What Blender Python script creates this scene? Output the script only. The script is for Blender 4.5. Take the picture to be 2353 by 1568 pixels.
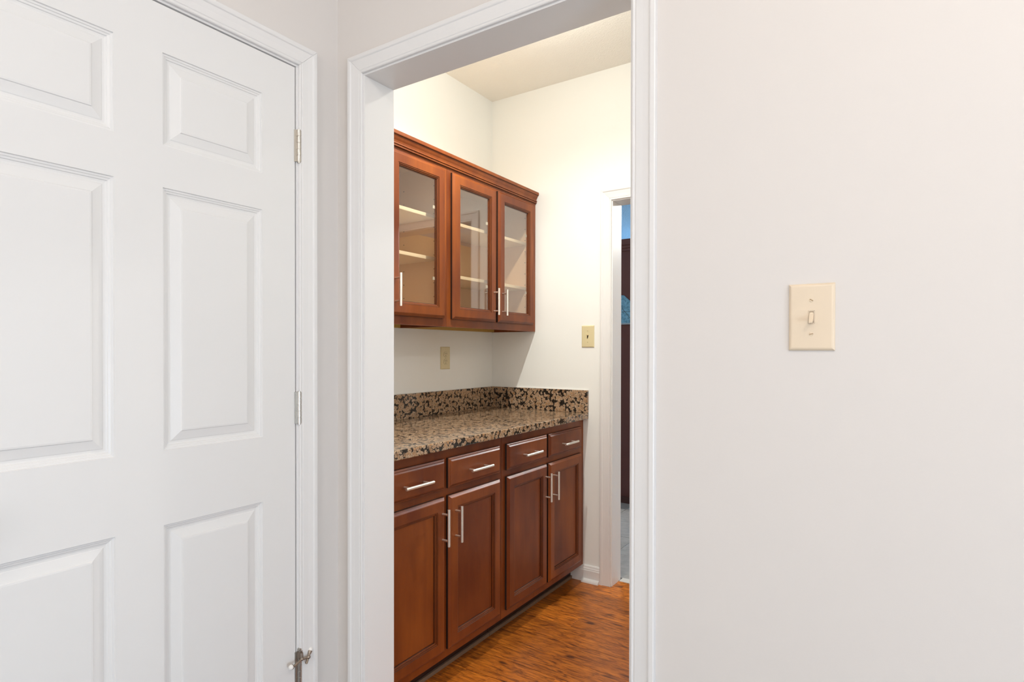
import bpy, bmesh, math, random
from mathutils import Vector, Matrix
random.seed(7)
C = bpy.context.scene.collection
for o in list(bpy.data.objects): bpy.data.objects.remove(o)

# ------------------------------------------------------------------ camera
EYE = 1.2496
yaw, pitch, roll = math.radians(33.3665), math.radians(-0.3978), math.radians(0.0802)
F = Vector((-math.sin(yaw)*math.cos(pitch), math.cos(yaw)*math.cos(pitch), math.sin(pitch)))
R = Vector((math.cos(yaw), math.sin(yaw), 0)); U = R.cross(F)
R2 = R*math.cos(roll)+U*math.sin(roll); U2 = U*math.cos(roll)-R*math.sin(roll)
cam = bpy.data.cameras.new('camera'); co = bpy.data.objects.new('camera', cam); C.objects.link(co)
M = Matrix((R2, U2, -F)).transposed().to_4x4(); M.translation = Vector((0, 0, EYE)); co.matrix_world = M
cam.sensor_width = 36; cam.lens = 36*1338.656/2353; cam.shift_y = 31.781/2353; cam.clip_start = .02
bpy.context.scene.camera = co

# ------------------------------------------------------------------ world, lights, exposure
w = bpy.data.worlds.new('sky'); bpy.context.scene.world = w; w.use_nodes = True
bg = w.node_tree.nodes['Background']; bg.inputs[0].default_value = (.62, .78, 1, 1); bg.inputs[1].default_value = 1.0
vs = bpy.context.scene.view_settings
vs.view_transform = 'Standard'; vs.look = 'None'; vs.gamma = 1; vs.use_curve_mapping = False; vs.exposure = 0.0
def area(name, loc, rot, sx, sy, power, col):
    l = bpy.data.lights.new(name, 'AREA'); l.shape = 'RECTANGLE'; l.size = sx; l.size_y = sy; l.energy = power; l.color = col
    o = bpy.data.objects.new(name, l); o.location = loc; o.rotation_euler = rot; C.objects.link(o); return o
def point(name, loc, power, col, rad):
    l = bpy.data.lights.new(name, 'POINT'); l.energy = power; l.color = col; l.shadow_soft_size = rad
    o = bpy.data.objects.new(name, l); o.location = loc; C.objects.link(o); return o
PI = math.pi
area('rear_fill', (.5, -2.86, 1.35), (-PI/2, 0, PI), 1.7, 2.0, 47, (1, .97, .95))  # neutral fill behind the camera, added as an unseen rear window
area('side_window_daylight', (2.60, -.4, .72), (PI/2, 0, PI/2), 1.3, 1.1, 72, (.61, .785, 1))
area('kitchen_daylight', (-2.3, 8.10, 1.65), (PI/2, 0, PI), 1.6, 1.3, 75, (.55, .80, 1))
sp = point('pantry_lamp_down', (-1.23, 1.98, 2.59), 68, (1, 1.0, .92), .02)
sp.data.type = 'SPOT'; sp.data.spot_size = math.radians(160); sp.data.spot_blend = 1
point('pantry_lamp_glow', (-1.23, 1.98, 2.59), 11, (1, 1.0, .92), .03)
point('hall_lamp', (.75, .0, 2.50), 27, (1, .90, .81), .035)
point('hall_fill_rear', (-.2, -1.4, 2.52), 18, (1, .91, .82), .06)  # added lamp, placed to reach the pantry back wall through the doorway
point('kitchen_fill', (-.4, 4.9, 2.52), 165, (1, .96, .90), .06)  # added lamp to light the kitchen tiles and doorway jamb

# ------------------------------------------------------------------ materials
def mat(name): 
    m = bpy.data.materials.new(name); m.use_nodes = True; nt = m.node_tree
    return m, nt, nt.nodes['Principled BSDF']
def N(nt, t, **kw):
    n = nt.nodes.new(t)
    for k, v in kw.items():
        if k in ('operation','blend_type','data_type','noise_dimensions','feature','voronoi_dimensions','distance','bands_direction','wave_type','interpolation_type','vector_type'): setattr(n, k, v)
        else: n.inputs[k].default_value = v
    return n
def ramp(nt, src, stops):
    r = nt.nodes.new('ShaderNodeValToRGB'); e = r.color_ramp.elements
    while len(e) < len(stops): e.new(.5)
    for i, (p, c) in enumerate(stops): e[i].position = p; e[i].color = (*c, 1)
    nt.links.new(src, r.inputs[0]); return r.outputs[0]
def coords(nt, scale=(1,1,1), rand=0):
    tc = nt.nodes.new('ShaderNodeTexCoord'); mp = nt.nodes.new('ShaderNodeMapping'); mp.inputs['Scale'].default_value = scale
    src = tc.outputs['Object']
    if rand:
        oi = nt.nodes.new('ShaderNodeObjectInfo'); a = N(nt, 'ShaderNodeVectorMath', operation='ADD')
        s = N(nt, 'ShaderNodeMath', operation='MULTIPLY'); s.inputs[1].default_value = rand
        nt.links.new(oi.outputs['Random'], s.inputs[0]); nt.links.new(src, a.inputs[0]); nt.links.new(s.outputs[0], a.inputs[1]); src = a.outputs[0]
    nt.links.new(src, mp.inputs[0]); return mp.outputs[0]
def bump(nt, b, src, strength, dist):
    n = nt.nodes.new('ShaderNodeBump'); n.inputs['Strength'].default_value = strength; n.inputs['Distance'].default_value = dist
    nt.links.new(src, n.inputs['Height']); nt.links.new(n.outputs[0], b.inputs['Normal'])
def paint(name, col, rough, bscale=0, bstr=.2, bdist=.001, spec=.5):
    m, nt, b = mat(name); b.inputs['Base Color'].default_value = (*col, 1); b.inputs['Roughness'].default_value = rough
    b.inputs['Specular IOR Level'].default_value = spec
    if bscale:
        n = N(nt, 'ShaderNodeTexNoise', Scale=bscale, Detail=3.0); nt.links.new(coords(nt), n.inputs['Vector']); bump(nt, b, n.outputs[0], bstr, bdist)
    return m
WALL = paint('wall_paint', (.715, .675, .645), .55, 260, .12, .0006)
PWALL = paint('pantry_wall_paint', (.88, .88, .85), .55, 260, .12, .0006)
KWALL = paint('kitchen_wall_paint', (.52, .35, .20), .6, 200, .1, .0006)
TRIM = paint('trim_paint', (.785, .77, .76), .36, 60, .05, .0006)
DOORP = paint('door_paint', (.785, .775, .765), .34, 90, .05, .0005)
CEIL = paint('stippled_ceiling', (.90, .875, .82), .9, 150, .55, .004)
BLUEC = paint('blue_ceiling', (.27, .52, .84), .9, 70, .9, .010)
IVORY = paint('ivory_plastic', (.76, .63, .475), .28)
IVORY2 = paint('yellowed_ivory_plastic', (.70, .60, .36), .3)
DARK = paint('dark_slot', (.05, .035, .015), .6)
DARKB = paint('bronze_slot', (.25, .15, .05), .6)
MAPLE = paint('maple_interior', (.86, .58, .34), .5)
SHELFM = paint('maple_shelf', (.94, .76, .52), .45)
RAW = paint('raw_cabinet_underside', (.50, .30, .07), .6)
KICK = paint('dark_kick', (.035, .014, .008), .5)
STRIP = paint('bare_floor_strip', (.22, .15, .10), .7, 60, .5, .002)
CLIPM = paint('clear_plastic_clip', (.58, .52, .42), .3)
DEDGE = paint('shade_painted_door_edge', (.022, .009, .005), .6)  # near-black sides put the shade of the door gaps into the colour
WHITE = paint('white_rubber', (.85, .82, .79), .4)
MAROON, nt, b = mat('maroon_wood'); b.inputs['Base Color'].default_value = (.105, .035, .033, 1); b.inputs['Roughness'].default_value = .45
BASER = paint('maroon_base', (.07, .03, .028), .5)

def metal(name, col, rough):
    m, nt, b = mat(name); b.inputs['Base Color'].default_value = (*col, 1); b.inputs['Metallic'].default_value = 1; b.inputs['Roughness'].default_value = rough; return m
NICKEL = metal('brushed_nickel', (.90, .86, .79), .38)
HINGEM = metal('satin_hinge_metal', (.55, .525, .49), .30)
STOPM = metal('antique_stop_metal', (.36, .30, .25), .35)

def cherry():
    m, nt, b = mat('cherry_stained_wood')
    v = coords(nt, (9, 9, 1.6), 3.0)
    n = N(nt, 'ShaderNodeTexNoise', Scale=2.2, Detail=5.0, Roughness=.55, Distortion=.6); nt.links.new(v, n.inputs['Vector'])
    v2 = coords(nt, (1.5, 1.5, .9), 5.0)
    n2 = N(nt, 'ShaderNodeTexNoise', Scale=2.5, Detail=2.0); nt.links.new(v2, n2.inputs['Vector'])
    mx = N(nt, 'ShaderNodeMix', data_type='FLOAT'); mx.inputs[0].default_value = .72
    nt.links.new(n.outputs[0], mx.inputs[2]); nt.links.new(n2.outputs[0], mx.inputs[3])
    c = ramp(nt, mx.outputs[0], [(.34, (.120, .022, .0035)), (.50, (.190, .042, .0060)), (.68, (.285, .072, .009))])
    nt.links.new(c, b.inputs['Base Color']); b.inputs['Roughness'].default_value = .42; b.inputs['Specular IOR Level'].default_value = .32
    b.inputs['Coat Weight'].default_value = .12; b.inputs['Coat Roughness'].default_value = .2
    bump(nt, b, n.outputs[0], .05, .0006)
    return m
CHERRY = cherry()
GROOVE = CHERRY.copy(); GROOVE.name = 'dark_cherry_grooves'  # darkened copy of the cherry for groove faces
for n_ in GROOVE.node_tree.nodes:
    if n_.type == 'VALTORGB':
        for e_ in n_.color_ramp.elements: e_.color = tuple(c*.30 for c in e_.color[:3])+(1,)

def granite():
    m, nt, b = mat('brown_granite'); L = nt.links.new
    v = coords(nt)
    dn = N(nt, 'ShaderNodeTexNoise', Scale=95.0, Detail=5.0, Roughness=.65); L(v, dn.inputs['Vector'])
    sub = N(nt, 'ShaderNodeVectorMath', operation='SUBTRACT'); L(dn.outputs['Color'], sub.inputs[0]); sub.inputs[1].default_value = (.5, .5, .5)
    sc = N(nt, 'ShaderNodeVectorMath', operation='SCALE'); L(sub.outputs[0], sc.inputs[0]); sc.inputs['Scale'].default_value = .021
    add = N(nt, 'ShaderNodeVectorMath', operation='ADD'); L(v, add.inputs[0]); L(sc.outputs[0], add.inputs[1])
    vo = N(nt, 'ShaderNodeTexVoronoi', feature='F1', Scale=64.0, Randomness=1.0); L(add.outputs[0], vo.inputs['Vector'])
    n2 = N(nt, 'ShaderNodeTexNoise', Scale=190.0, Detail=4.0, Roughness=.7); L(v, n2.inputs['Vector'])
    n3 = N(nt, 'ShaderNodeTexNoise', Scale=28.0, Detail=2.0); L(v, n3.inputs['Vector'])
    # threshold: dist + noise
    a1 = N(nt, 'ShaderNodeMath', operation='MULTIPLY_ADD'); L(n2.outputs[0], a1.inputs[0]); a1.inputs[1].default_value = .75; L(vo.outputs['Distance'], a1.inputs[2])
    a2 = N(nt, 'ShaderNodeMath', operation='MULTIPLY_ADD'); L(n3.outputs[0], a2.inputs[0]); a2.inputs[1].default_value = .55; L(a1.outputs[0], a2.inputs[2])
    fac = ramp(nt, a2.outputs[0], [(.0, (.50, .28, .13)), (.80, (.54, .31, .155)), (.89, (.13, .07, .035)), (.94, (.30, .20, .11)), (1.0, (.46, .31, .2))])
    sh = N(nt, 'ShaderNodeMath', operation='SUBTRACT'); L(a2.outputs[0], sh.inputs[0]); sh.inputs[1].default_value = .5
    blk = ramp(nt, sh.outputs[0], [(.0, (0, 0, 0)), (.70, (0, 0, 0)), (.77, (1, 1, 1)), (1, (1, 1, 1))])
    mx = N(nt, 'ShaderNodeMix', data_type='RGBA'); L(blk, mx.inputs[0]); L(fac, mx.inputs[6]); mx.inputs[7].default_value = (.018, .014, .011, 1)
    # per-cell tint
    hs = nt.nodes.new('ShaderNodeSeparateColor'); L(vo.outputs['Color'], hs.inputs[0])
    tint = ramp(nt, hs.outputs[0], [(.0, (.70, .62, .55)), (.4, (1, 1, 1)), (1, (1.0, 1.05, 1.1))])
    mul = N(nt, 'ShaderNodeMix', data_type='RGBA', blend_type='MULTIPLY'); mul.inputs[0].default_value = 1
    L(mx.outputs[2], mul.inputs[6]); L(tint, mul.inputs[7]); L(mul.outputs[2], b.inputs['Base Color'])
    b.inputs['Roughness'].default_value = .13
    return m
GRANITE = granite()

def floorwood():
    m, nt, b = mat('hickory_laminate'); L = nt.links.new
    v = coords(nt, (3.0, 34, 20), 9.0)
    n = N(nt, 'ShaderNodeTexNoise', Scale=3.4, Detail=8.0, Roughness=.68, Distortion=.9); L(v, n.inputs['Vector'])
    v2 = coords(nt, (3.2, 10, 8), 23.0)
    n2 = N(nt, 'ShaderNodeTexNoise', Scale=1.9, Detail=5.0, Roughness=.6, Distortion=2.6); L(v2, n2.inputs['Vector'])
    v3 = coords(nt, (5.0, 11, 8), 31.0)
    kn = N(nt, 'ShaderNodeTexVoronoi', feature='F1', Scale=1.0); L(v3, kn.inputs['Vector'])
    c1 = ramp(nt, n.outputs[0], [(.30, (.085, .019, .003)), (.42, (.29, .074, .008)), (.54, (.58, .168, .014)), (.75, (.76, .26, .028))])
    c2 = ramp(nt, n2.outputs[0], [(.33, (.30, .24, .20)), (.44, (.78, .76, .74)), (.60, (1, 1, 1))])
    ck = ramp(nt, kn.outputs['Distance'], [(.0, (.10, .07, .06)), (.07, (.16, .12, .10)), (.13, (.75, .70, .68)), (.22, (1, 1, 1))])
    m0 = N(nt, 'ShaderNodeMix', data_type='RGBA', blend_type='MULTIPLY'); m0.inputs[0].default_value = .9; L(c1, m0.inputs[6]); L(ck, m0.inputs[7])
    mul = N(nt, 'ShaderNodeMix', data_type='RGBA', blend_type='MULTIPLY'); mul.inputs[0].default_value = .85; L(m0.outputs[2], mul.inputs[6]); L(c2, mul.inputs[7])
    oi = nt.nodes.new('ShaderNodeObjectInfo')
    c3 = ramp(nt, oi.outputs['Random'], [(0, (.72, .70, .70)), (1, (1.12, 1.12, 1.1))])
    mul2 = N(nt, 'ShaderNodeMix', data_type='RGBA', blend_type='MULTIPLY'); mul2.inputs[0].default_value = 1; L(mul.outputs[2], mul2.inputs[6]); L(c3, mul2.inputs[7])
    L(mul2.outputs[2], b.inputs['Base Color']); b.inputs['Roughness'].default_value = .36
    bump(nt, b, n.outputs[0], .12, .0008)
    return m
PLANKM = floorwood()
def tilemat():
    m, nt, b = mat('grey_floor_tile'); n = N(nt, 'ShaderNodeTexNoise', Scale=22.0, Detail=6.0, Roughness=.65); nt.links.new(coords(nt, (1,1,1), 4), n.inputs['Vector'])
    nt.links.new(ramp(nt, n.outputs[0], [(.3, (.30, .285, .265)), (.7, (.44, .42, .39))]), b.inputs['Base Color']); b.inputs['Roughness'].default_value = .4
    bump(nt, b, n.outputs[0], .25, .002); return m
TILE = tilemat(); GROUT = paint('dark_grout', (.12, .11, .10), .9)
HALLF = paint('taupe_carpet', (.15, .14, .14), .95, 400, .6, .004)
SILL = paint('threshold_marble', (.62, .58, .52), .35)
def speckle():
    m, nt, b = mat('blue_speckled_board'); n = N(nt, 'ShaderNodeTexNoise', Scale=60.0, Detail=6.0, Roughness=.8); nt.links.new(coords(nt), n.inputs['Vector'])
    nt.links.new(ramp(nt, n.outputs[0], [(.36, (.05, .14, .22)), (.47, (.14, .36, .52)), (.65, (.24, .50, .68))]), b.inputs['Base Color']); b.inputs['Roughness'].default_value = .6; return m
SPECK = speckle()
def glass():
    m = bpy.data.materials.new('clear_glass'); m.use_nodes = True; nt = m.node_tree; nt.nodes.clear()
    out = nt.nodes.new('ShaderNodeOutputMaterial'); t = nt.nodes.new('ShaderNodeBsdfTransparent'); t.inputs[0].default_value = (.97, .96, .94, 1)
    g = nt.nodes.new('ShaderNodeBsdfGlossy'); g.inputs['Roughness'].default_value = .0; g.inputs[0].default_value = (1, 1, 1, 1)
    lw = nt.nodes.new('ShaderNodeLayerWeight'); lw.inputs[0].default_value = .5
    pw_ = N(nt, 'ShaderNodeMath', operation='POWER'); nt.links.new(lw.outputs['Facing'], pw_.inputs[0]); pw_.inputs[1].default_value = 3.5
    f = N(nt, 'ShaderNodeMath', operation='MULTIPLY_ADD'); nt.links.new(pw_.outputs[0], f.inputs[0]); f.inputs[1].default_value = .9; f.inputs[2].default_value = .075
    mx = nt.nodes.new('ShaderNodeMixShader'); nt.links.new(f.outputs[0], mx.inputs[0]); nt.links.new(t.outputs[0], mx.inputs[1]); nt.links.new(g.outputs[0], mx.inputs[2]); nt.links.new(mx.outputs[0], out.inputs[0]); return m
GLASS = glass()
def emit(name, col, s):
    m, nt, b = mat(name); b.inputs['Base Color'].default_value = (.9, .9, .9, 1); b.inputs['Emission Color'].default_value = (*col, 1); b.inputs['Emission Strength'].default_value = s; return m
LAMPG = emit('lit_lamp_glass', (1, .87, .68), 3.0)

# ------------------------------------------------------------------ helpers
def obj(name, bm, m, parent=None, smooth=False):
    bmesh.ops.remove_doubles(bm, verts=bm.verts, dist=1e-6)
    bmesh.ops.recalc_face_normals(bm, faces=bm.faces)
    me = bpy.data.meshes.new(name); bm.to_mesh(me); bm.free()
    if smooth:
        for p in me.polygons: p.use_smooth = True
        me.set_sharp_from_angle(angle=math.radians(35))
    for mm in (m if isinstance(m, (list, tuple)) else [m]): me.materials.append(mm)
    o = bpy.data.objects.new(name, me); C.objects.link(o)
    if parent is not None:
        o.parent = parent; o.matrix_parent_inverse = Matrix.Identity(4)
        pos = Vector((0,0,0)); p = parent
        while p is not None: pos += p.location; p = p.parent
        me.transform(Matrix.Translation(-pos))
    return o
def tag(o, label, cat, group=None, kind=None):
    o['label'] = label; o['category'] = cat
    if group: o['group'] = group
    if kind: o['kind'] = kind
    return o
def thing(name, loc, label=None, cat=None, group=None):
    o = bpy.data.objects.new(name, None); o.location = loc; o.empty_display_size = .1; C.objects.link(o)
    if label: tag(o, label, cat, group)
    return o
def struct(name, bm=None, m=None, loc=(0,0,0)):
    if bm is None:
        o = thing(name, loc)
    else: o = obj(name, bm, m)
    o['kind'] = 'structure'; return o
def box(bm, x0, x1, y0, y1, z0, z1, bev=0):
    r = bmesh.ops.create_cube(bm, size=1)['verts']
    for v in r: v.co = Vector((x0+(x1-x0)*(v.co.x+.5), y0+(y1-y0)*(v.co.y+.5), z0+(z1-z0)*(v.co.z+.5)))
    if bev:
        es = list({e for v in r for e in v.link_edges})
        bmesh.ops.bevel(bm, geom=es, offset=bev, segments=2, affect='EDGES', profile=.6)
    return r
def B(x0, x1, y0, y1, z0, z1, bev=0):
    bm = bmesh.new(); box(bm, x0, x1, y0, y1, z0, z1, bev); return bm
def tube(bm, a, b_, r, seg=14, r2=None, bev=0):
    a = Vector(a); b_ = Vector(b_); d = b_-a
    mt = Matrix.Translation((a+b_)/2) @ d.to_track_quat('Z', 'Y').to_matrix().to_4x4()
    rr = bmesh.ops.create_cone(bm, cap_ends=True, segments=seg, radius1=r, radius2=r if r2 is None else r2, depth=d.length, matrix=mt)
    if bev:
        es = [e for e in {e for v in rr['verts'] for e in v.link_edges} if any(len(f.verts) > 4 for f in e.link_faces)]
        bmesh.ops.bevel(bm, geom=es, offset=bev, segments=2, affect='EDGES')
def sphere(bm, c, r, sc=(1,1,1), seg=16):
    bmesh.ops.create_uvsphere(bm, u_segments=seg, v_segments=seg//2, radius=r, matrix=Matrix.Translation(c) @ Matrix.Diagonal((*sc, 1)))
def loops(bm, rects, mp, fill_last=True, fill_first=False, dark=(), edge=()):
    """rects: (u0,u1,v0,v1,d) - concentric rectangles joined by quads"""
    prev = None
    for i, (u0, u1, v0, v1, d) in enumerate(rects):
        vs_ = [bm.verts.new(mp(*p)) for p in ((u0, v0, d), (u1, v0, d), (u1, v1, d), (u0, v1, d))]
        if i == 0 and fill_first: bm.faces.new(vs_)
        if prev:
            for k in range(4):
                f_ = bm.faces.new((prev[k], prev[(k+1) % 4], vs_[(k+1) % 4], vs_[k]))
                if i in dark: f_.material_index = 1
                if i in edge: f_.material_index = 2
        prev = vs_
    if fill_last: bm.faces.new(prev)
def insets(u0, u1, v0, v1, prof): return [(u0+i, u1-i, v0+i, v1-i, d) for i, d in prof]
def plate_with_holes(bm, u0, u1, v0, v1, holes, d, mp):
    us = sorted({u0, u1, *[h[0] for h in holes], *[h[1] for h in holes]}); vs_ = sorted({v0, v1, *[h[2] for h in holes], *[h[3] for h in holes]})
    cache = {}
    def V(i, j):
        if (i, j) not in cache: cache[(i, j)] = bm.verts.new(mp(us[i], vs_[j], d))
        return cache[(i, j)]
    for i in range(len(us)-1):
        for j in range(len(vs_)-1):
            cu, cv = (us[i]+us[i+1])/2, (vs_[j]+vs_[j+1])/2
            if any(h[0] < cu < h[1] and h[2] < cv < h[3] for h in holes): continue
            bm.faces.new((V(i, j), V(i+1, j), V(i+1, j+1), V(i, j+1)))
def extrude_profile(pts, a, b_, mp, dark=()):
    """closed polygon pts (p,q) swept from a to b along third axis; mp(p,q,t)"""
    bm = bmesh.new(); A = [bm.verts.new(mp(p, q, a)) for p, q in pts]; D = [bm.verts.new(mp(p, q, b_)) for p, q in pts]; n = len(pts)
    for k in range(n):
        f_ = bm.faces.new((A[k], A[(k+1) % n], D[(k+1) % n], D[k]))
        if k in dark: f_.material_index = 1
    bm.faces.new(A[::-1]); bm.faces.new(D); return bm

# ------------------------------------------------------------------ key dimensions (metres)
XD = -1.4027          # hall left wall / door face
YD, YT = 1.1769, 1.2922   # doorway wall, hall and pantry faces
XP, YB, YK = -2.0278, 2.8616, 2.977   # pantry left wall, back wall, kitchen side of it
XR = -.39             # pantry right wall
OL, OR_, OZ = -1.2859, -.4735, 2.0459   # cased opening
KL, KR, KZ = -1.2490, -.4870, 2.040    # kitchen doorway
ZC = 2.743
HX1, HY0 = 2.45, -2.75

# ------------------------------------------------------------------ shell
bm = bmesh.new()   # hall left wall with door hole
dy0, dy1, dz = .2145-.018, 1.0315+.018, 2.0430+.018
box(bm, XD-.115, XD, HY0, dy0, 0, ZC); box(bm, XD-.115, XD, dy1, YD, 0, ZC); box(bm, XD-.115, XD, dy0, dy1, dz, ZC)
struct('wall_hall_left', bm, WALL)
bm = bmesh.new()
box(bm, XP-.12, OL-.018, YD, YT, 0, ZC); box(bm, OR_+.018, HX1+.12, YD, YT, 0, ZC); box(bm, OL-.018, OR_+.018, YD, YT, OZ+.018, ZC)
struct('wall_front', bm, WALL)
struct('wall_left', B(XP-.12, XP, YT, YK, 0, ZC), PWALL)
struct('wall_right', B(XR, XR+.12, YT, YB, 0, ZC), PWALL)
bm = bmesh.new()
box(bm, -3.4, KL-.018, YB, YK, 0, ZC); box(bm, KR+.018, 1.7, YB, YK, 0, ZC); box(bm, KL-.018, KR+.018, YB, YK, KZ+.018, ZC)
struct('wall_back', bm, PWALL)
bm = bmesh.new()   # hall rear wall with hole for the added window
wx0, wx1, wz0, wz1 = -.35, 1.35, .35, 2.35
box(bm, XD-.115, wx0, HY0-.12, HY0, 0, ZC); box(bm, wx1, HX1+.12, HY0-.12, HY0, 0, ZC); box(bm, wx0, wx1, HY0-.12, HY0, wz1, ZC); box(bm, wx0, wx1, HY0-.12, HY0, 0, wz0)
struct('wall_rear', bm, WALL)
bm = bmesh.new()
sy0, sy1, sz0, sz1 = -1.05, .25, .15, 1.30
X1 = HX1
box(bm, X1, X1+.12, HY0, sy0, 0, ZC); box(bm, X1, X1+.12, sy1, YD, 0, ZC); box(bm, X1, X1+.12, sy0, sy1, sz1, ZC); box(bm, X1, X1+.12, sy0, sy1, 0, sz0)
struct('wall_hall_right', bm, WALL)
struct('wall_closet', B(-2.1478, -2.0278, -.2, YD, 0, ZC), WALL)
bm = bmesh.new(); box(bm, -3.52, -3.4, YK-.12, 8.12, 0, ZC)
struct('wall_kitchen_left', bm, KWALL)
struct('wall_kitchen_right', B(1.7, 1.82, YK-.12, 8.12, 0, ZC), KWALL)
bm = bmesh.new(); kx0, kx1, kz0, kz1 = -3.1, -1.5, 1.0, 2.3
box(bm, -3.4, kx0, 8.0, 8.12, 0, ZC); box(bm, kx1, 1.7, 8.0, 8.12, 0, ZC); box(bm, kx0, kx1, 8.0, 8.12, kz1, ZC); box(bm, kx0, kx1, 8.0, 8.12, 0, kz0)
struct('wall_kitchen_far', bm, KWALL)
bm = bmesh.new(); box(bm, XP-.12, HX1+.12, HY0-.12, YT, ZC, ZC+.1)
struct('ceiling_hall', bm, CEIL)
struct('ceiling', B(XP-.12, 1.7, YT, YK, ZC, ZC+.1), CEIL)
struct('ceiling_kitchen', B(-3.52, 1.82, YK, 8.12, ZC, ZC+.1), BLUEC)
# floors
struct('floor_hall', B(XP-.12, HX1+.12, HY0-.12, YD+.06, -.1, 0), HALLF)
fl = struct('floor', B(XP-.12, XR+.12, YD+.06, 2.952, -.1, -.004), KICK)
pw = .1335; rows = [2.479 - pw*i for i in range(-4, 10)]
ends = {0: [-1.225], 1: [-.62], 2: [-.75], 3: [-.66], 4: [-1.075], 5: [-.95], 6: [-1.3], 7: [-.8], 8: [-1.1], -1: [-.55], -2: [-1.0], -3: [-.75], -4: [-1.2], 9: [-.9]}
for i, y1 in zip(range(-4, 10), rows):
    y0 = max(y1-pw, YD+.06); y1 = min(y1, 2.952)
    if y1-y0 < .01: continue
    xs = [XP+.03, *ends[i], XR+.1]
    for a, c in zip(xs[:-1], xs[1:]):
        g = .0003
        bm = bmesh.new(); x0, x1, yy0, yy1 = a+g, c-g, y0+g, y1-g
        loops(bm, [(x0, x1, yy0, yy1, -.004), (x0, x1, yy0, yy1, -.0005), (x0+.0006, x1-.0006, yy0+.0006, yy1-.0006, 0)], lambda u, v, d: (u, v, d), True, True)
        obj('plank', bm, PLANKM, fl)
# threshold and kitchen floor
obj('threshold', B(KL+.002, KR-.002, 2.953, 3.004, -.004, .0015, .001), SILL, fl)
fk = struct('floor_kitchen', B(-3.4, 1.7, YK, 8.0, -.1, -.003), GROUT)
tp = .326
for i in range(-5, 9):
    for j in range(0, 12):
        x0 = -1.4435+(i-1)*tp; y0 = 3.002+(.349 if j > 0 else 0)+max(0, j-1)*tp; dy = .349 if j == 0 else tp
        if x0 < -3.1: continue
        g = .0022; hh = random.uniform(-.0004, .0004)
        bm = bmesh.new(); loops(bm, [(x0+g, x0+tp-g, y0+g, y0+dy-g, -.003), (x0+g, x0+tp-g, y0+g, y0+dy-g, -.001+hh), (x0+g+.002, x0+tp-g-.002, y0+g+.002, y0+dy-g-.002, hh)], lambda u, v, d: (u, v, d), True, True)
        obj('tile', bm, TILE, fk)

# ------------------------------------------------------------------ casings and jambs
PROF = [(0, 0), (0, .0070), (.0020, .0088), (.0050, .0088), (.0068, .0070), (.0085, .0070), (.0100, .0086), (.0260, .0098), (.0400, .0118), (.0425, .0142), (.0450, .0150), (.0530, .0150), (.0550, .0135), (.0550, 0)]
def casing(parent, a, b_, ztop, W, mp, z0=0):
    """opening a..b, top z; mp(u, z, d): d is out of wall. Mitred leg, head, leg."""
    s = W/.055; pr = [(p*s, t) for p, t in PROF]; n = len(pr)
    def piece(name, rings):
        bm = bmesh.new(); rr = [[bm.verts.new(mp(*q)) for q in ring] for ring in rings]
        for k in range(n): bm.faces.new((rr[0][k], rr[0][(k+1) % n], rr[1][(k+1) % n], rr[1][k]))
        bm.faces.new(rr[0][::-1]); bm.faces.new(rr[1]); return obj(name, bm, TRIM, parent)
    g = .0003
    piece('casing_leg', [[(a-p, z0, t) for p, t in pr], [(a-p, ztop+p-g, t) for p, t in pr]])
    piece('casing_leg', [[(b_+p, z0, t) for p, t in pr], [(b_+p, ztop+p-g, t) for p, t in pr]])
    piece('casing_head', [[(a-p+g, ztop+p, t) for p, t in pr], [(b_+p-g, ztop+p, t) for p, t in pr]])
def jamb(parent, a, b_, ztop, d0, d1, mp, th=.018):
    for nm, (u0, u1, z0, z1) in (('jamb_leg', (a-th, a, 0, ztop)), ('jamb_leg', (b_, b_+th, 0, ztop)), ('jamb_head', (a-th, b_+th, ztop, ztop+th))):
        bm = bmesh.new(); vs8 = [mp(u, z, d) for u in (u0, u1) for z in (z0, z1) for d in (d0, d1)]
        lo = [min(v[i] for v in vs8) for i in range(3)]; hi = [max(v[i] for v in vs8) for i in range(3)]
        box(bm, lo[0], hi[0], lo[1], hi[1], lo[2], hi[2], .0012); obj(nm, bm, TRIM, parent)
rv = .0055
t1 = struct('trim_1', loc=(0, 0, 0)); casing(t1, .2145-rv, 1.0315+rv, 2.043+rv, .055, lambda u, z, d: (XD+.0002+d, u, z))
t2 = struct('trim_2'); jamb(t2, .2145, 1.0315, 2.043, 0, .115, lambda u, z, d: (XD-d+.0006, u, z))
for (u0, u1, z0, z1) in ((.2145, .2265, 0, 2.031), (1.0195, 1.0315, 0, 2.031), (.2145, 1.0315, 2.031, 2.043)):
    obj('stop_strip', B(XD-.075, XD-.0375, u0, u1, z0, z1, .001), TRIM, t2)
t3 = struct('trim_3'); casing(t3, OL-rv, OR_+rv, OZ+rv, .053, lambda u, z, d: (u, YD-.0002-d, z))
t4 = struct('trim_4'); jamb(t4, OL, OR_, OZ, -.0006, YT-YD+.0006, lambda u, z, d: (u, YD+d, z))
t5 = struct('trim_5'); casing(t5, OL-rv, OR_+rv, OZ+rv, .055, lambda u, z, d: (u, YT+.0002+d, z))
t6 = struct('trim_6'); casing(t6, KL-rv, KR+rv, KZ+rv, .060, lambda u, z, d: (u, YB-.0002-d, z))
t7 = struct('trim_7'); jamb(t7, KL, KR, KZ, -.0006, YK-YB+.0006, lambda u, z, d: (u, YB+d, z))
t8 = struct('trim_8'); casing(t8, KL-rv, KR+rv, KZ+rv, .060, lambda u, z, d: (u, YK+.0002+d, z))

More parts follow.
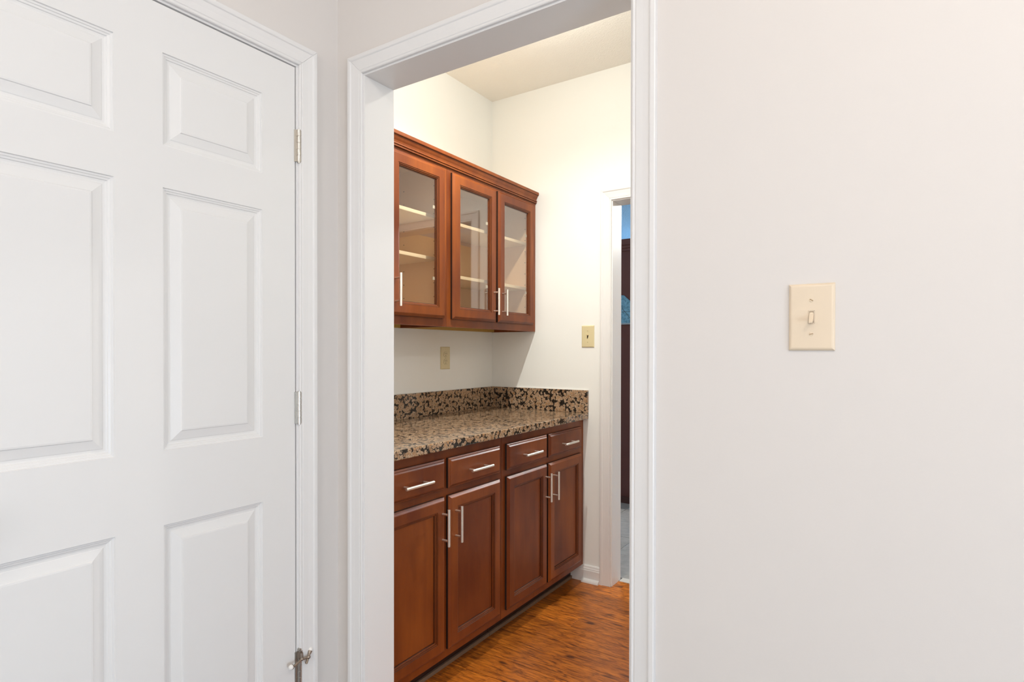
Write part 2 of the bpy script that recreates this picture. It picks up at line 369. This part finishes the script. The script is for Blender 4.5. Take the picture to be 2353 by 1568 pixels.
# baseboards
BP = [(0, 0), (.0145, 0), (.0145, .062), (.012, .066), (.0125, .070), (.009, .076), (.0075, .083), (.004, .088), (0, .088)]
SP = [(0.0147, 0.0003), (.031, .0003), (.0305, .006), (.028, .012), (.024, .0165), (.0147, .019)]
bb = struct('baseboard_back', extrude_profile(BP, -1.487, KL-rv-.0605, lambda p, q, t: (t, YB-.0002-p, q+.0002)), TRIM)
bb2 = obj('shoe_moulding', extrude_profile(SP, -1.416, KL-rv-.062, lambda p, q, t: (t, YB-p, q)), TRIM, bb)
struct('baseboard_right', extrude_profile(BP, YT+.001, YB-.001, lambda p, q, t: (XR-.0002-p, t, q+.0002)), TRIM)
struct('baseboard_front', extrude_profile(BP, OR_+.061, HX1-.001, lambda p, q, t: (t, YD-.0002-p, q+.0002)), TRIM)
struct('baseboard_hall_left', extrude_profile(BP, HY0+.001, .2145-.064, lambda p, q, t: (XD+.0002+p, t, q+.0002)), TRIM)

# windows of the hall and kitchen (behind / beside the camera, they bring the daylight; the rear one is added fill)
def window(name, mp, a, b_, z0, z1):
    wd = struct(name)
    def bx(nm, u0, u1, q0, q1, d0, d1, m):
        p = mp(u0, q0, d0); q = mp(u1, q1, d1); obj(nm, B(min(p[0], q[0]), max(p[0], q[0]), min(p[1], q[1]), max(p[1], q[1]), min(p[2], q[2]), max(p[2], q[2])), m, wd)
    f = .045
    bx('window_frame', a, a+f, z0, z1, .03, .08, TRIM); bx('window_frame', b_-f, b_, z0, z1, .03, .08, TRIM)
    bx('window_frame', a+f, b_-f, z0, z0+f, .03, .08, TRIM); bx('window_frame', a+f, b_-f, z1-f, z1, .03, .08, TRIM)
    mz = (z0+z1)/2; bx('window_rail', a+f, b_-f, mz-.02, mz+.02, .035, .075, TRIM)
    bx('pane', a+f, b_-f, z0+f, mz-.02, .052, .056, GLASS); bx('pane', a+f, b_-f, mz+.02, z1-f, .052, .056, GLASS)
window('fill_window_1', lambda u, z, d: (u, HY0-d, z), wx0, wx1, wz0, wz1)
window('window_3', lambda u, z, d: (u, 8.0+d, z), kx0, kx1, kz0, kz1)
window('window_2', lambda u, z, d: (HX1+d, u, z), sy0, sy1, sz0, sz1)

# ------------------------------------------------------------------ the panelled door
door = struct('door_1', loc=(XD-.0175, .623, .012))
DY0, DY1, DZ0, DZ1 = .2175, 1.0285, .012, 2.0400
cols = [(.3250, .5766), (.6766, .9275)]
rws = [(1.7195, 1.9315), (1.0190, 1.6231), (.2450, .8467)]
holes = [(a, b_, c, d) for a, b_ in cols for c, d in rws]
mpd = lambda u, v, d: (XD-.001+d, u, v)
mpb = lambda u, v, d: (XD-.036-d, u, v)
bm = bmesh.new()
plate_with_holes(bm, DY0+.001, DY1-.001, DZ0+.001, DZ1-.001, holes, 0, mpd)
loops(bm, [(DY0+.001, DY1-.001, DZ0+.001, DZ1-.001, 0), (DY0, DY1, DZ0, DZ1, -.001), (DY0, DY1, DZ0, DZ1, -.034), (DY0+.001, DY1-.001, DZ0+.001, DZ1-.001, -.035)], mpd, True, False)
obj('door_slab', bm, DOORP, door)
pp = [(0, 0), (.0012, -.0030), (.0050, -.0036), (.0062, -.0052), (.0100, -.0062), (.0112, -.0082), (.0150, -.0090), (.0190, -.0090), (.0205, -.0080), (.0400, -.0030), (.0415, -.0012), (.0450, -.0006)]
for h in holes:
    bm = bmesh.new(); loops(bm, insets(*h, pp), mpd, True); obj('panel', bm, DOORP, door)
# hinges
HXc, HYc = XD+.0050, 1.0370
def hinge(z1, stop=False):
    L_ = .0889; z0 = z1-L_
    bm = bmesh.new(); box(bm, XD-.0025, XD+.0008, 1.0250, 1.0310, z0, z1); box(bm, XD-.0008, HXc-.002, 1.0262, 1.0335, z0+.0001, z1-.0001)
    h = obj('hinge', bm, HINGEM, door)
    for k in range(5):
        a = z0+k*L_/5; bm = bmesh.new(); tube(bm, (HXc, HYc, a+.0005), (HXc, HYc, a+L_/5-.0005), .0062, 20, bev=.0007)
        if k % 2 == 0: box(bm, HXc-.0042, HXc-.001, 1.0275, HYc, a+.0006, a+L_/5-.0006)
        obj('knuckle', bm, HINGEM, h, True)
    bm = bmesh.new(); tube(bm, (HXc, HYc, z0-.003), (HXc, HYc, z1+.002), .0048, 18, bev=.001)
    if stop: tube(bm, (HXc, HYc, z1+.0012), (HXc, HYc, z1+.0095), .0058, 18, bev=.0015)
    obj('hinge_pin', bm, HINGEM, h, True)
    return h
hinge(1.8660); hinge(1.1335)
hinge(.4020, True)
# hinge-pin door stop on the lowest hinge
zs = .386
bm = bmesh.new(); tube(bm, (HXc, HYc, .3835), (HXc, HYc, .4030), .0076, 24, bev=.001)
arm_c = Vector((HXc+.0110, HYc-.0008, .3835)); La = Vector((HXc+.0150, HYc-.0300, .3775)); Ra = Vector((HXc+.0150, HYc+.0185, .3820))
tube(bm, (HXc+.0080, HYc+.0005, .4000), (HXc+.0100, HYc, .3820), .0042, 14)
tube(bm, arm_c, La, .0034, 14); tube(bm, arm_c, Ra, .0036, 14); sphere(bm, arm_c, .0052)
tube(bm, La, La+Vector((0, -.0040, .0004)), .0030, 18, .0068)
ds = obj('door_stop', bm, STOPM, door, True)
bm = bmesh.new(); sphere(bm, La+Vector((0, -.0085, .0012)), .0070, (1.0, .95, 1.0)); obj('rubber_bumper', bm, WHITE, ds, True)
b0 = Vector((HXc+.0190, HYc+.0075, .3690)); b1 = Vector((HXc+.0075, HYc+.0285, .3905))
bm = bmesh.new(); tube(bm, b0, b1, .0036, 16, bev=.001); sphere(bm, Ra, .0056)
dn = (b1-b0).normalized(); tube(bm, b1-dn*.006, b1+dn*.002, .0042, 16, .0064)
obj('threaded_bolt', bm, STOPM, ds, True)
bm = bmesh.new(); sphere(bm, b1+dn*.0060, .0068, (.95, .95, 1)); obj('rubber_bumper', bm, WHITE, ds, True)
# knob (outside the frame, on the latch side)
bm = bmesh.new(); tube(bm, (XD-.001, .285, .93), (XD+.006, .285, .93), .032, 28, bev=.002); tube(bm, (XD+.006, .285, .93), (XD+.035, .285, .93), .011, 18); sphere(bm, (XD+.050, .285, .93), .027, (.8, 1, 1), 24)
obj('knob', bm, HINGEM, door, True)

# ------------------------------------------------------------------ cabinets
def bar_handle(parent, a, b_, xface, gap=.030, r=.0055):
    """bar from a to b (y,z) in front of xface"""
    bm = bmesh.new(); xa = xface+gap
    tube(bm, (xa, *a), (xa, *b_), r, 18, bev=.0008)
    for t in (.15, .85):
        y = a[0]+(b_[0]-a[0])*t; z = a[1]+(b_[1]-a[1])*t
        tube(bm, (xface-.0006, y, z), (xa, y, z), .0042, 14)
    return obj('handle', bm, NICKEL, parent, True)
EDGE = [(0, 0), (0, .0100), (.0018, .0108), (.0030, .0118), (.0050, .0138), (.0105, .0182), (.0125, .0190)]
INNER = [(.0470, .0190), (.0476, .0172), (.0488, .0172), (.0520, .0166), (.0526, .0142), (.0538, .0142), (.0572, .0128), (.0580, .0092), (.0600, .0088)]
DK = (8, 9, 11, 12, 14, 15)
def cab_door(parent, xf, y0, y1, z0, z1, hy, hz0, hz1, glass_):
    mp = lambda u, v, d: (xf+d, u, v)
    bm = bmesh.new()
    if glass_:
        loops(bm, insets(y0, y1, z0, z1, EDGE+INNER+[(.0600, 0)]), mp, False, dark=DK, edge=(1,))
        us = insets(y0, y1, z0, z1, [(0, 0), (.06, 0)]); loops(bm, us, mp, False)
    else:
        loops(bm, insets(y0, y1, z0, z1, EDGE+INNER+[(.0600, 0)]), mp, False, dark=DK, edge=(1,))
        loops(bm, insets(y0, y1, z0, z1, [(0, 0), (.06, 0)]), mp, False)
    d = obj('door', bm, (CHERRY, GROOVE, DEDGE), parent)
    if glass_:
        obj('glass_pane', B(xf+.0040, xf+.0070, y0+.0602, y1-.0602, z0+.0602, z1-.0602), GLASS, d)
        for zz in (1.5650, 1.8830): obj('glass_clip', B(xf-.001, xf+.0039, y1-.073, y1-.0605, zz, zz+.014, .001), CLIPM, d)
    else:
        bm = bmesh.new(); loops(bm, insets(y0+.0602, y1-.0602, z0+.0602, z1-.0602, [(0, .001), (0, .0084), (.0008, .0088)]), mp, True, True)
        obj('panel', bm, CHERRY, d)
    bar_handle(d, (hy, hz0), (hy, hz1), xf+.0190)
    return d
def drawer(parent, xf, y0, y1, z0, z1):
    mp = lambda u, v, d: (xf+d, u, v)
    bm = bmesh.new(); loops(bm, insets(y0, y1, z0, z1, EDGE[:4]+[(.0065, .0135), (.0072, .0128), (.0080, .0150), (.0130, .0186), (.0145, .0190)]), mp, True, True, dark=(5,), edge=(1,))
    d = obj('drawer', bm, (CHERRY, GROOVE, DEDGE), parent); c = (y0+y1)/2; zc = .782
    bar_handle(d, (c-.0705, zc), (c+.0705, zc), xf+.0190)
def face_frame(bm, x0, x1, y0, y1, z0, z1, stiles, rails):
    for a, c in stiles: box(bm, x0, x1, a, c, z0, z1)
    for i in range(len(stiles)-1):
        for a, c in rails: box(bm, x0, x1, stiles[i][1], stiles[i+1][0], a, c)

XF = -1.4180   # base face frame front
def base_cabinet(y0, y1, filler, dy, label):
    t = thing('base_cabinet', (XP+.30, (y0+y1)/2, 0), label, 'cabinet', 'cherry base cabinets under the granite top')
    bm = bmesh.new(); z0, z1 = .098, .8805; xb = XP+.004; s = .016
    box(bm, xb, XF-.019, y0, y0+s, z0, z1); box(bm, xb, XF-.019, y1-s, y1, z0, z1); box(bm, xb, xb+.006, y0+s, y1-s, z0, z1); box(bm, xb+.006, XF-.019, y0+s, y1-s, z0, z0+s); box(bm, xb+.006, XF-.019, y0+s, y1-s, z1-s, z1)
    obj('carcass', bm, CHERRY, t)
    m = (dy[1]+dy[2])/2
    bm = bmesh.new(); face_frame(bm, XF-.019, XF, y0, y1, .088, .8805, [(y0, y0+.040), (m-.030, m+.030), (y1-.040-filler, y1-filler)], [(.088, .140), (.692, .738), (.838, .8805)])
    if filler: box(bm, XF-.019, XF-.0008, y1-filler+.001, y1, .088, .8805)
    obj('face_frame', bm, CHERRY, t)
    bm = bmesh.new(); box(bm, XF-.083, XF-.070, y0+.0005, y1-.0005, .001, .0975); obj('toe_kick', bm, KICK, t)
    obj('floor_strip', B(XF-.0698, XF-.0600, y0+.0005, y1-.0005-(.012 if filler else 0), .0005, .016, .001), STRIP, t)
    drawer(t, XF, dy[0], dy[1], .730, .8440); drawer(t, XF, dy[2], dy[3], .730, .8440)
    cab_door(t, XF, dy[0], dy[1], .1200, .7020, dy[1]-.0200, .527, .664, False)
    cab_door(t, XF, dy[2], dy[3], .1200, .7020, dy[2]+.0350, .523, .660, False)
base_cabinet(1.3020, 2.0675, 0, (1.3330, 1.6790, 1.7010, 2.0440), 'cherry base cabinet nearest the doorway, cut off by its white jamb')
base_cabinet(2.0695, 2.8596, .026, (2.0980, 2.4430, 2.4600, 2.8140), 'cherry base cabinet beside the kitchen doorway with bar pulls')

# countertop and backsplash
bm = B(XP+.001, -1.3870, 1.2955, YB-.001, .8815, .9140, .004)
tag(obj('countertop', bm, GRANITE), 'speckled brown granite countertop over the cherry base cabinets', 'countertop')
CAULK = paint('white_caulk', (.84, .82, .78), .5)
b1_ = tag(obj('backsplash', B(XP+.001, XP+.0200, 1.2955, YB-.0010, .9145, 1.0360, .0015), GRANITE), 'long brown granite upstand along the wall with the outlet', 'backsplash')
obj('caulk_bead', B(XP+.0005, XP+.0060, 1.2955, YB-.001, 1.0357, 1.0382, .0008), CAULK, b1_)
b2_ = tag(obj('backsplash', B(XP+.0205, -1.3870, YB-.0200, YB-.0010, .9145, 1.0360, .0015), GRANITE), 'short brown granite upstand on the far wall, ending by the kitchen doorway', 'backsplash')
obj('caulk_bead', B(XP+.0065, -1.3880, YB-.0060, YB-.0005, 1.0357, 1.0382, .0008), CAULK, b2_)

XU = -1.7240
def wall_cabinet(y0, y1, filler, dy, handles, label):
    t = thing('wall_cabinet', (XP+.15, (y0+y1)/2, 1.3596), label, 'cabinet', 'glass-door cherry wall cabinets')
    z0, z1, s, xb = 1.3596, 2.1200, .016, XP+.003
    bm = bmesh.new()
    ys1 = y1-filler
    obj('side_panel', B(xb, XU-.019, y0, y0+s*.4, z0, z1), CHERRY, t); obj('side_panel', B(xb, XU-.019, y1-s*.4, y1, z0, z1), CHERRY, t)
    box(bm, xb+.006, XU-.0195, y0+s*.4, y0+s, z0+.032, z1); box(bm, xb+.006, XU-.0195, y1-s, y1-s*.4, z0+.032, z1)
    box(bm, xb, xb+.006, y0+s*.4, y1-s*.4, z0+.032, z1); box(bm, xb+.006, XU-.0195, y0+s, y1-s, z1-s, z1)
    # bottom board, recessed behind the frame
    box(bm, xb+.006, XU-.0195, y0+s, y1-s, z0+.032, z0+.046)
    obj('carcass', bm, MAPLE, t)
    obj('bottom_board', B(xb, XU-.0195, y0+s*.4+.0002, y1-s*.4-.0002, z0+.018, z0+.0318), RAW, t)
    obj('wall_cleat', B(xb, xb+.018, y0+s*.4+.0002, y1-s*.4-.0002, z0+.0005, z0+.0178), RAW, t)
    bm = bmesh.new()
    for k in range(9):
        zz = 1.50+k*.064
        for yy in (y0+s+.0002, y1-s-.0002):
            for xx in (XU-.060, xb+.05): tube(bm, (xx, yy-.0006, zz), (xx, yy+.0006, zz), .0026, 8)
    obj('pin_hole', bm, DARK, t)['kind'] = 'stuff'
    for zs_ in (1.6150, 1.8710) if filler else (1.6800, 1.8730):
        obj('shelf', B(xb+.007, XU-.050, y0+s+.001, y1-s-.001, zs_-.016, zs_, .0022), SHELFM, t)
    m = (dy[1]+dy[2])/2
    bm = bmesh.new(); face_frame(bm, XU-.019, XU, y0, y1, z0, z1, [(y0, y0+.038), (m-.020, m+.020), (y1-.038-filler, y1-filler)], [(z0, z0+.044), (2.068, z1)])
    if filler: box(bm, XU-.019, XU-.0008, y1-filler+.001, y1, z0, z1)
    obj('face_frame', bm, CHERRY, t)
    for i in (0, 1):
        cab_door(t, XU, dy[2*i], dy[2*i+1], 1.3965, 2.0730, handles[i], 1.4310, 1.5660, True)
wall_cabinet(1.3020, 2.0695, 0, (1.3340, 1.6780, 1.6950, 2.0450), (1.658, 1.7240), 'cherry wall cabinet nearest the doorway, one glass door in view')
wall_cabinet(2.0705, 2.8596, .016, (2.0990, 2.4500, 2.4690, 2.8210), (2.4235, 2.4990), 'cherry wall cabinet in the far corner, two glass doors in view')
CP = [(-.0185, 2.1202), (-.0185, 2.1300), (.0170, 2.1505), (.0218, 2.1505), (.0225, 2.1495), (.0225, 2.1365), (.0210, 2.1345), (.0168, 2.1335), (.0158, 2.1300), (.0120, 2.1220), (.0078, 2.1150), (.0060, 2.1080), (.0058, 2.1062), (.0100, 2.1050), (.0108, 2.1025), (.0098, 2.1000), (.0055, 2.0992), (.0055, 2.0978), (.0082, 2.0965), (.0085, 2.0925), (.0070, 2.0905), (.0012, 2.0895), (.0012, 2.0840), (.0004, 2.0835), (.0004, 2.1202)]
tag(obj('crown_moulding', extrude_profile(CP, 1.2955, YB-.0012, lambda p, q, t: (XU+p, t, q), (6, 12, 16, 17, 20)), (CHERRY, GROOVE)), 'stepped cherry crown moulding along the top of the wall cabinets', 'moulding')

# ------------------------------------------------------------------ switches and outlet
def plate(name, parent, mp, w_, h_, th, m, holes=()):
    bm = bmesh.new(); k = w_/2; l = h_/2; e = .0055
    if not holes:
        loops(bm, [(-k, k, -l, l, 0), (-k, k, -l, l, th*.35), (-k+.001, k-.001, -l+.001, l-.001, th*.6), (-k+e*.6, k-e*.6, -l+e*.6, l-e*.6, th*.93), (-k+e, k-e, -l+e, l-e, th)], mp, True, True)
    else:
        loops(bm, [(-k, k, -l, l, 0), (-k, k, -l, l, th*.35), (-k+.001, k-.001, -l+.001, l-.001, th*.6), (-k+e*.6, k-e*.6, -l+e*.6, l-e*.6, th*.93), (-k+e, k-e, -l+e, l-e, th)], mp, False, True)
        plate_with_holes(bm, -k+e, k-e, -l+e, l-e, holes, th, mp)
        for h in holes: loops(bm, [(*h, th), (*h, th*.3)], mp, True)
    return obj(name, bm, m, parent)
def screw(parent, mp, u, v, th, m, ang, r=.0036):
    c = Vector(mp(u, v, th)); n = (Vector(mp(u, v, th+.001))-c).normalized()
    bm = bmesh.new(); tube(bm, c-n*.0005, c+n*.0010, r, 18, r*.78); s = obj('screw', bm, m, parent, True)
    du = (Vector(mp(u+.001, v, th))-Vector(mp(u, v, th)))*1000; dv = (Vector(mp(u, v+.001, th))-Vector(mp(u, v, th)))*1000
    a = du*math.cos(ang)+dv*math.sin(ang); bq = dv*math.cos(ang)-du*math.sin(ang)
    bm = bmesh.new(); vv = [c+n*.00115+a*(r*.8*i)+bq*(.0006*j) for i, j in ((-1, -1), (1, -1), (1, 1), (-1, 1))]; v2 = [x-n*.0008 for x in vv]
    A = [bm.verts.new(x) for x in vv]; D = [bm.verts.new(x) for x in v2]; bm.faces.new(A); bm.faces.new(D[::-1])
    for k in range(4): bm.faces.new((A[k], A[(k+1) % 4], D[(k+1) % 4], D[k]))
    obj('screw_slot', bm, DARKB, s)
def toggle_switch(name, mp, w_, h_, m, label, broken=False):
    t = thing(name, mp(0, 0, 0), label, 'light switch')
    th = .0055; sl = (-.0052, .0052, -.0120, .0120)
    plate('cover_plate', t, mp, w_, h_, th, m, [sl])
    bm = bmesh.new(); c = .0009
    if not broken:
        # rim of the switch body standing in the slot
        loops(bm, [(-.0049, .0049, -.0117, .0117, th*.4), (-.0049, .0049, -.0117, .0117, th+.0007), (-.0038, .0038, -.0104, .0104, th+.0007), (-.0038, .0038, -.0104, .0104, th-.003)], mp, True); obj('switch_collar', bm, m, t)
        bm = bmesh.new()
        pts = [(.0085, .0010, .0034), (.0040, .0030, .0035), (-.0010, .0065, .0034), (-.0060, .0115, .0032), (-.0095, .0150, .0030), (-.0112, .0150, .0026)]
        low = [(.0080, -.003), (-.0010, -.003), (-.0060, .000), (-.0085, .0060), (-.0118, .0105), (-.0122, .0128)]
        top = [[bm.verts.new(mp(sx*hw, v, th+d)) for sx in (-1, 1)] for v, d, hw in pts]
        bot = [[bm.verts.new(mp(sx*hw, v, th+d)) for sx in (-1, 1)] for (v, d), (_, _, hw) in zip(low, pts)]
        for k in range(len(pts)-1):
            bm.faces.new((top[k][0], top[k][1], top[k+1][1], top[k+1][0])); bm.faces.new((bot[k][0], bot[k][1], bot[k+1][1], bot[k+1][0]))
            for s_ in (0, 1): bm.faces.new((top[k][s_], top[k+1][s_], bot[k+1][s_], bot[k][s_]))
        bm.faces.new((*top[0], *bot[0][::-1])); bm.faces.new((*top[-1], *bot[-1][::-1]))
        bmesh.ops.recalc_face_normals(bm, faces=bm.faces); bmesh.ops.bevel(bm, geom=list(bm.edges), offset=.0008, segments=2, affect='EDGES')
        obj('toggle', bm, m, t, True)
    else:
        loops(bm, [(-.0049, .0049, -.0117, .0117, th*.35), (-.0045, .0045, -.0112, .0112, th*.36)], mp, True); obj('switch_collar', bm, DARK, t)
        bm = bmesh.new()
        poly = [(-.0050, .0119), (.0050, .0119), (.0050, .0060), (.0012, .0072), (-.0030, .0098)]
        A = [bm.verts.new(mp(u, v, th)) for u, v in poly]; D = [bm.verts.new(mp(u, v, th*.4)) for u, v in poly]; bm.faces.new(A); bm.faces.new(D[::-1])
        for k in range(5): bm.faces.new((A[k], A[(k+1) % 5], D[(k+1) % 5], D[k]))
        poly = [(.0010, -.0119), (.0050, -.0119), (.0050, .0020), (.0030, .0008), (.0042, -.0035), (.0018, -.0060)]
        A = [bm.verts.new(mp(u, v, th)) for u, v in poly]; D = [bm.verts.new(mp(u, v, th*.4)) for u, v in poly]; bm.faces.new(A); bm.faces.new(D[::-1])
        for k in range(6): bm.faces.new((A[k], A[(k+1) % 6], D[(k+1) % 6], D[k]))
        obj('slot_fragment', bm, m, t)
        bm = bmesh.new(); loops(bm, [(-.0036, .0012, .0035, .0110, th*.5), (-.0036, .0008, .0070, .0112, th+.0068), (-.0030, .0004, .0080, .0108, th+.0074)], mp, True, True); obj('toggle', bm, m, t)
    for v, a in ((.0305, -.5), (-.0305, .12)):
        screw(t, mp, 0, v, th, m, a, .0038 if not broken else .0026)
    return t
SX, SZ = -.1268, 1.3110
toggle_switch('light_switch', lambda u, v, d: (SX+u, YD-.0003-d, SZ+v), .0745, .1205, IVORY, 'almond toggle light switch on the right-hand white wall near the camera')
toggle_switch('light_switch', lambda u, v, d: (-1.3912+u, YB-.0003-d, 1.3280+v), .0745, .1180, IVORY2, 'small yellowed switch plate on the pantry wall beside the kitchen doorway', True)
mo = lambda u, v, d: (XP+.0003+d, 2.4228+u, 1.2100+v)
t = thing('outlet', mo(0, 0, 0), 'yellowed duplex outlet between the wall cabinets and the granite', 'outlet')
th = .0050
def oct_(cy, sc=1.0): return [(u*sc, cy+v*sc) for u, v in ((-.0165, -.0060), (-.0130, -.0110), (-.0090, -.0137), (.0090, -.0137), (.0130, -.0110), (.0165, -.0060), (.0170, 0), (.0165, .0060), (.0130, .0110), (.0090, .0137), (-.0090, .0137), (-.0130, .0110), (-.0165, .0060), (-.0170, 0))]
plate('cover_plate', t, mo, .0770, .1200, th, IVORY2)
for cy in (.0195, -.0195):
    bm = bmesh.new(); A0 = [bm.verts.new(mo(u, v, th-.0005)) for u, v in oct_(cy, 1.05)]; A1 = [bm.verts.new(mo(u, v, th+.0002)) for u, v in oct_(cy, 1.05)]; bm.faces.new(A1)
    for k in range(14): bm.faces.new((A0[k], A0[(k+1) % 14], A1[(k+1) % 14], A1[k]))
    g = obj('receptacle_gap', bm, DARKB, t)
    bm = bmesh.new(); A0 = [bm.verts.new(mo(u, v, th)) for u, v in oct_(cy)]; A1 = [bm.verts.new(mo(u, v, th+.0010)) for u, v in oct_(cy)]; bm.faces.new(A1)
    for k in range(14): bm.faces.new((A0[k], A0[(k+1) % 14], A1[(k+1) % 14], A1[k]))
    rc = obj('receptacle', bm, IVORY2, t)
    bm = bmesh.new()
    for uu in (-.0062, .0062): p = mo(uu, cy+.0045, th+.0010); box(bm, p[0]-.0005, p[0]+.0003, p[1]-.0011, p[1]+.0011, p[2]-.0045, p[2]+.0045)
    p = mo(0, cy-.0075, th+.001); tube(bm, (p[0]-.0005, p[1], p[2]), (p[0]+.0003, p[1], p[2]), .0024, 12)
    obj('socket_slot', bm, DARK, rc)
screw(t, mo, 0, 0, th, IVORY2, 1.4, .0028)

# ------------------------------------------------------------------ kitchen beyond: tall maroon cabinet and blue board
YW = 4.4951
t = thing('tall_cabinet', (-2.1, YW+.3, 0), 'tall dark maroon cabinet seen through the kitchen doorway', 'cabinet')
obj('carcass', B(-2.85, -1.35, YW+.002, YW+.62, .055, 2.068), MAROON, t)
obj('plinth', B(-2.85, -1.35, YW-.004, YW+.62, .001, .0545), BASER, t)
obj('crown', extrude_profile([(0, 2.068), (-.012, 2.068), (-.014, 2.085), (-.020, 2.090), (-.022, 2.108), (-.030, 2.114), (-.036, 2.150), (-.036, 2.160), (0, 2.160)], -2.88, -1.32, lambda p, q, s: (s, YW+.002+p, q)), MAROON, t)
def prism(pts, y0, y1):
    return extrude_profile(pts, y0, y1, lambda p, q, s: (p, s, q))
t = thing('wall_panel', (-1.9, YW, 1.47), 'pale blue speckled panel with sloping top on the maroon cabinet', 'panel')
obj('board', prism([(-2.14, 1.478), (-1.70, 1.478), (-1.70, 1.56), (-1.861, 1.705), (-1.985, 1.705), (-2.14, 1.56)], YW-.012, YW+.0015), SPECK, t)
obj('rail', prism([(-2.15, 1.466), (-1.69, 1.466), (-1.69, 1.4775), (-2.15, 1.4775)], YW-.016, YW+.0015), paint('grey_rail', (.30, .38, .44), .5), t)
bm = bmesh.new(); box(bm, -2.14, -1.70, YW-.0128, YW-.0118, 1.568, 1.5705); 
for a, c in (((-1.875, 1.60), (-1.79, 1.50)),):
    v = Vector((c[0]-a[0], c[1]-a[1])).normalized()*1; n_ = Vector((-v.y, v.x))*.0014
    ps = [(a[0]+n_.x, a[1]+n_.y), (c[0]+n_.x, c[1]+n_.y), (c[0]-n_.x, c[1]-n_.y), (a[0]-n_.x, a[1]-n_.y)]
    A = [bm.verts.new((p, YW-.0128, q)) for p, q in ps]; D = [bm.verts.new((p, YW-.0115, q)) for p, q in ps]; bm.faces.new(A); bm.faces.new(D[::-1])
    for k in range(4): bm.faces.new((A[k], A[(k+1) % 4], D[(k+1) % 4], D[k]))
obj('seam', bm, DARK, t)

# ------------------------------------------------------------------ ceiling lamps (out of view, seen only in reflections; rear hall and kitchen ones added for light)
def dome(loc, label, drop=0, cat='lamp'):
    t = thing('ceiling_lamp', (loc[0], loc[1], ZC), label, cat); x, y = loc; zt = ZC-.0225-drop
    bm = bmesh.new(); tube(bm, (x, y, ZC-.0005), (x, y, ZC-.022), .15 if not drop else .06, 40, bev=.003); obj('lamp_base', bm, NICKEL, t, True)
    if drop:
        bm = bmesh.new(); tube(bm, (x, y, ZC-.022), (x, y, zt-.001), .007, 14); obj('stem', bm, NICKEL, t, True)
    bm = bmesh.new()
    bmesh.ops.create_uvsphere(bm, u_segments=32, v_segments=16, radius=.135 if not drop else .075, matrix=Matrix.Translation((x, y, zt)) @ Matrix.Diagonal((1, 1, .60 if not drop else .45, 1)))
    bmesh.ops.delete(bm, geom=[v for v in bm.verts if v.co.z > zt+.001], context='VERTS'); obj('lamp_shade', bm, LAMPG, t, True)
dome((-1.23, 1.98), 'round domed ceiling lamp in the pantry above the counter')
dome((.75, .0), 'round domed ceiling lamp of the hall near the doorway wall')
dome((-.2, -1.4), 'round domed fill lamp added out of view at the rear of the hall')
dome((-.4, 4.9), 'round domed fill lamp added out of view in the kitchen')
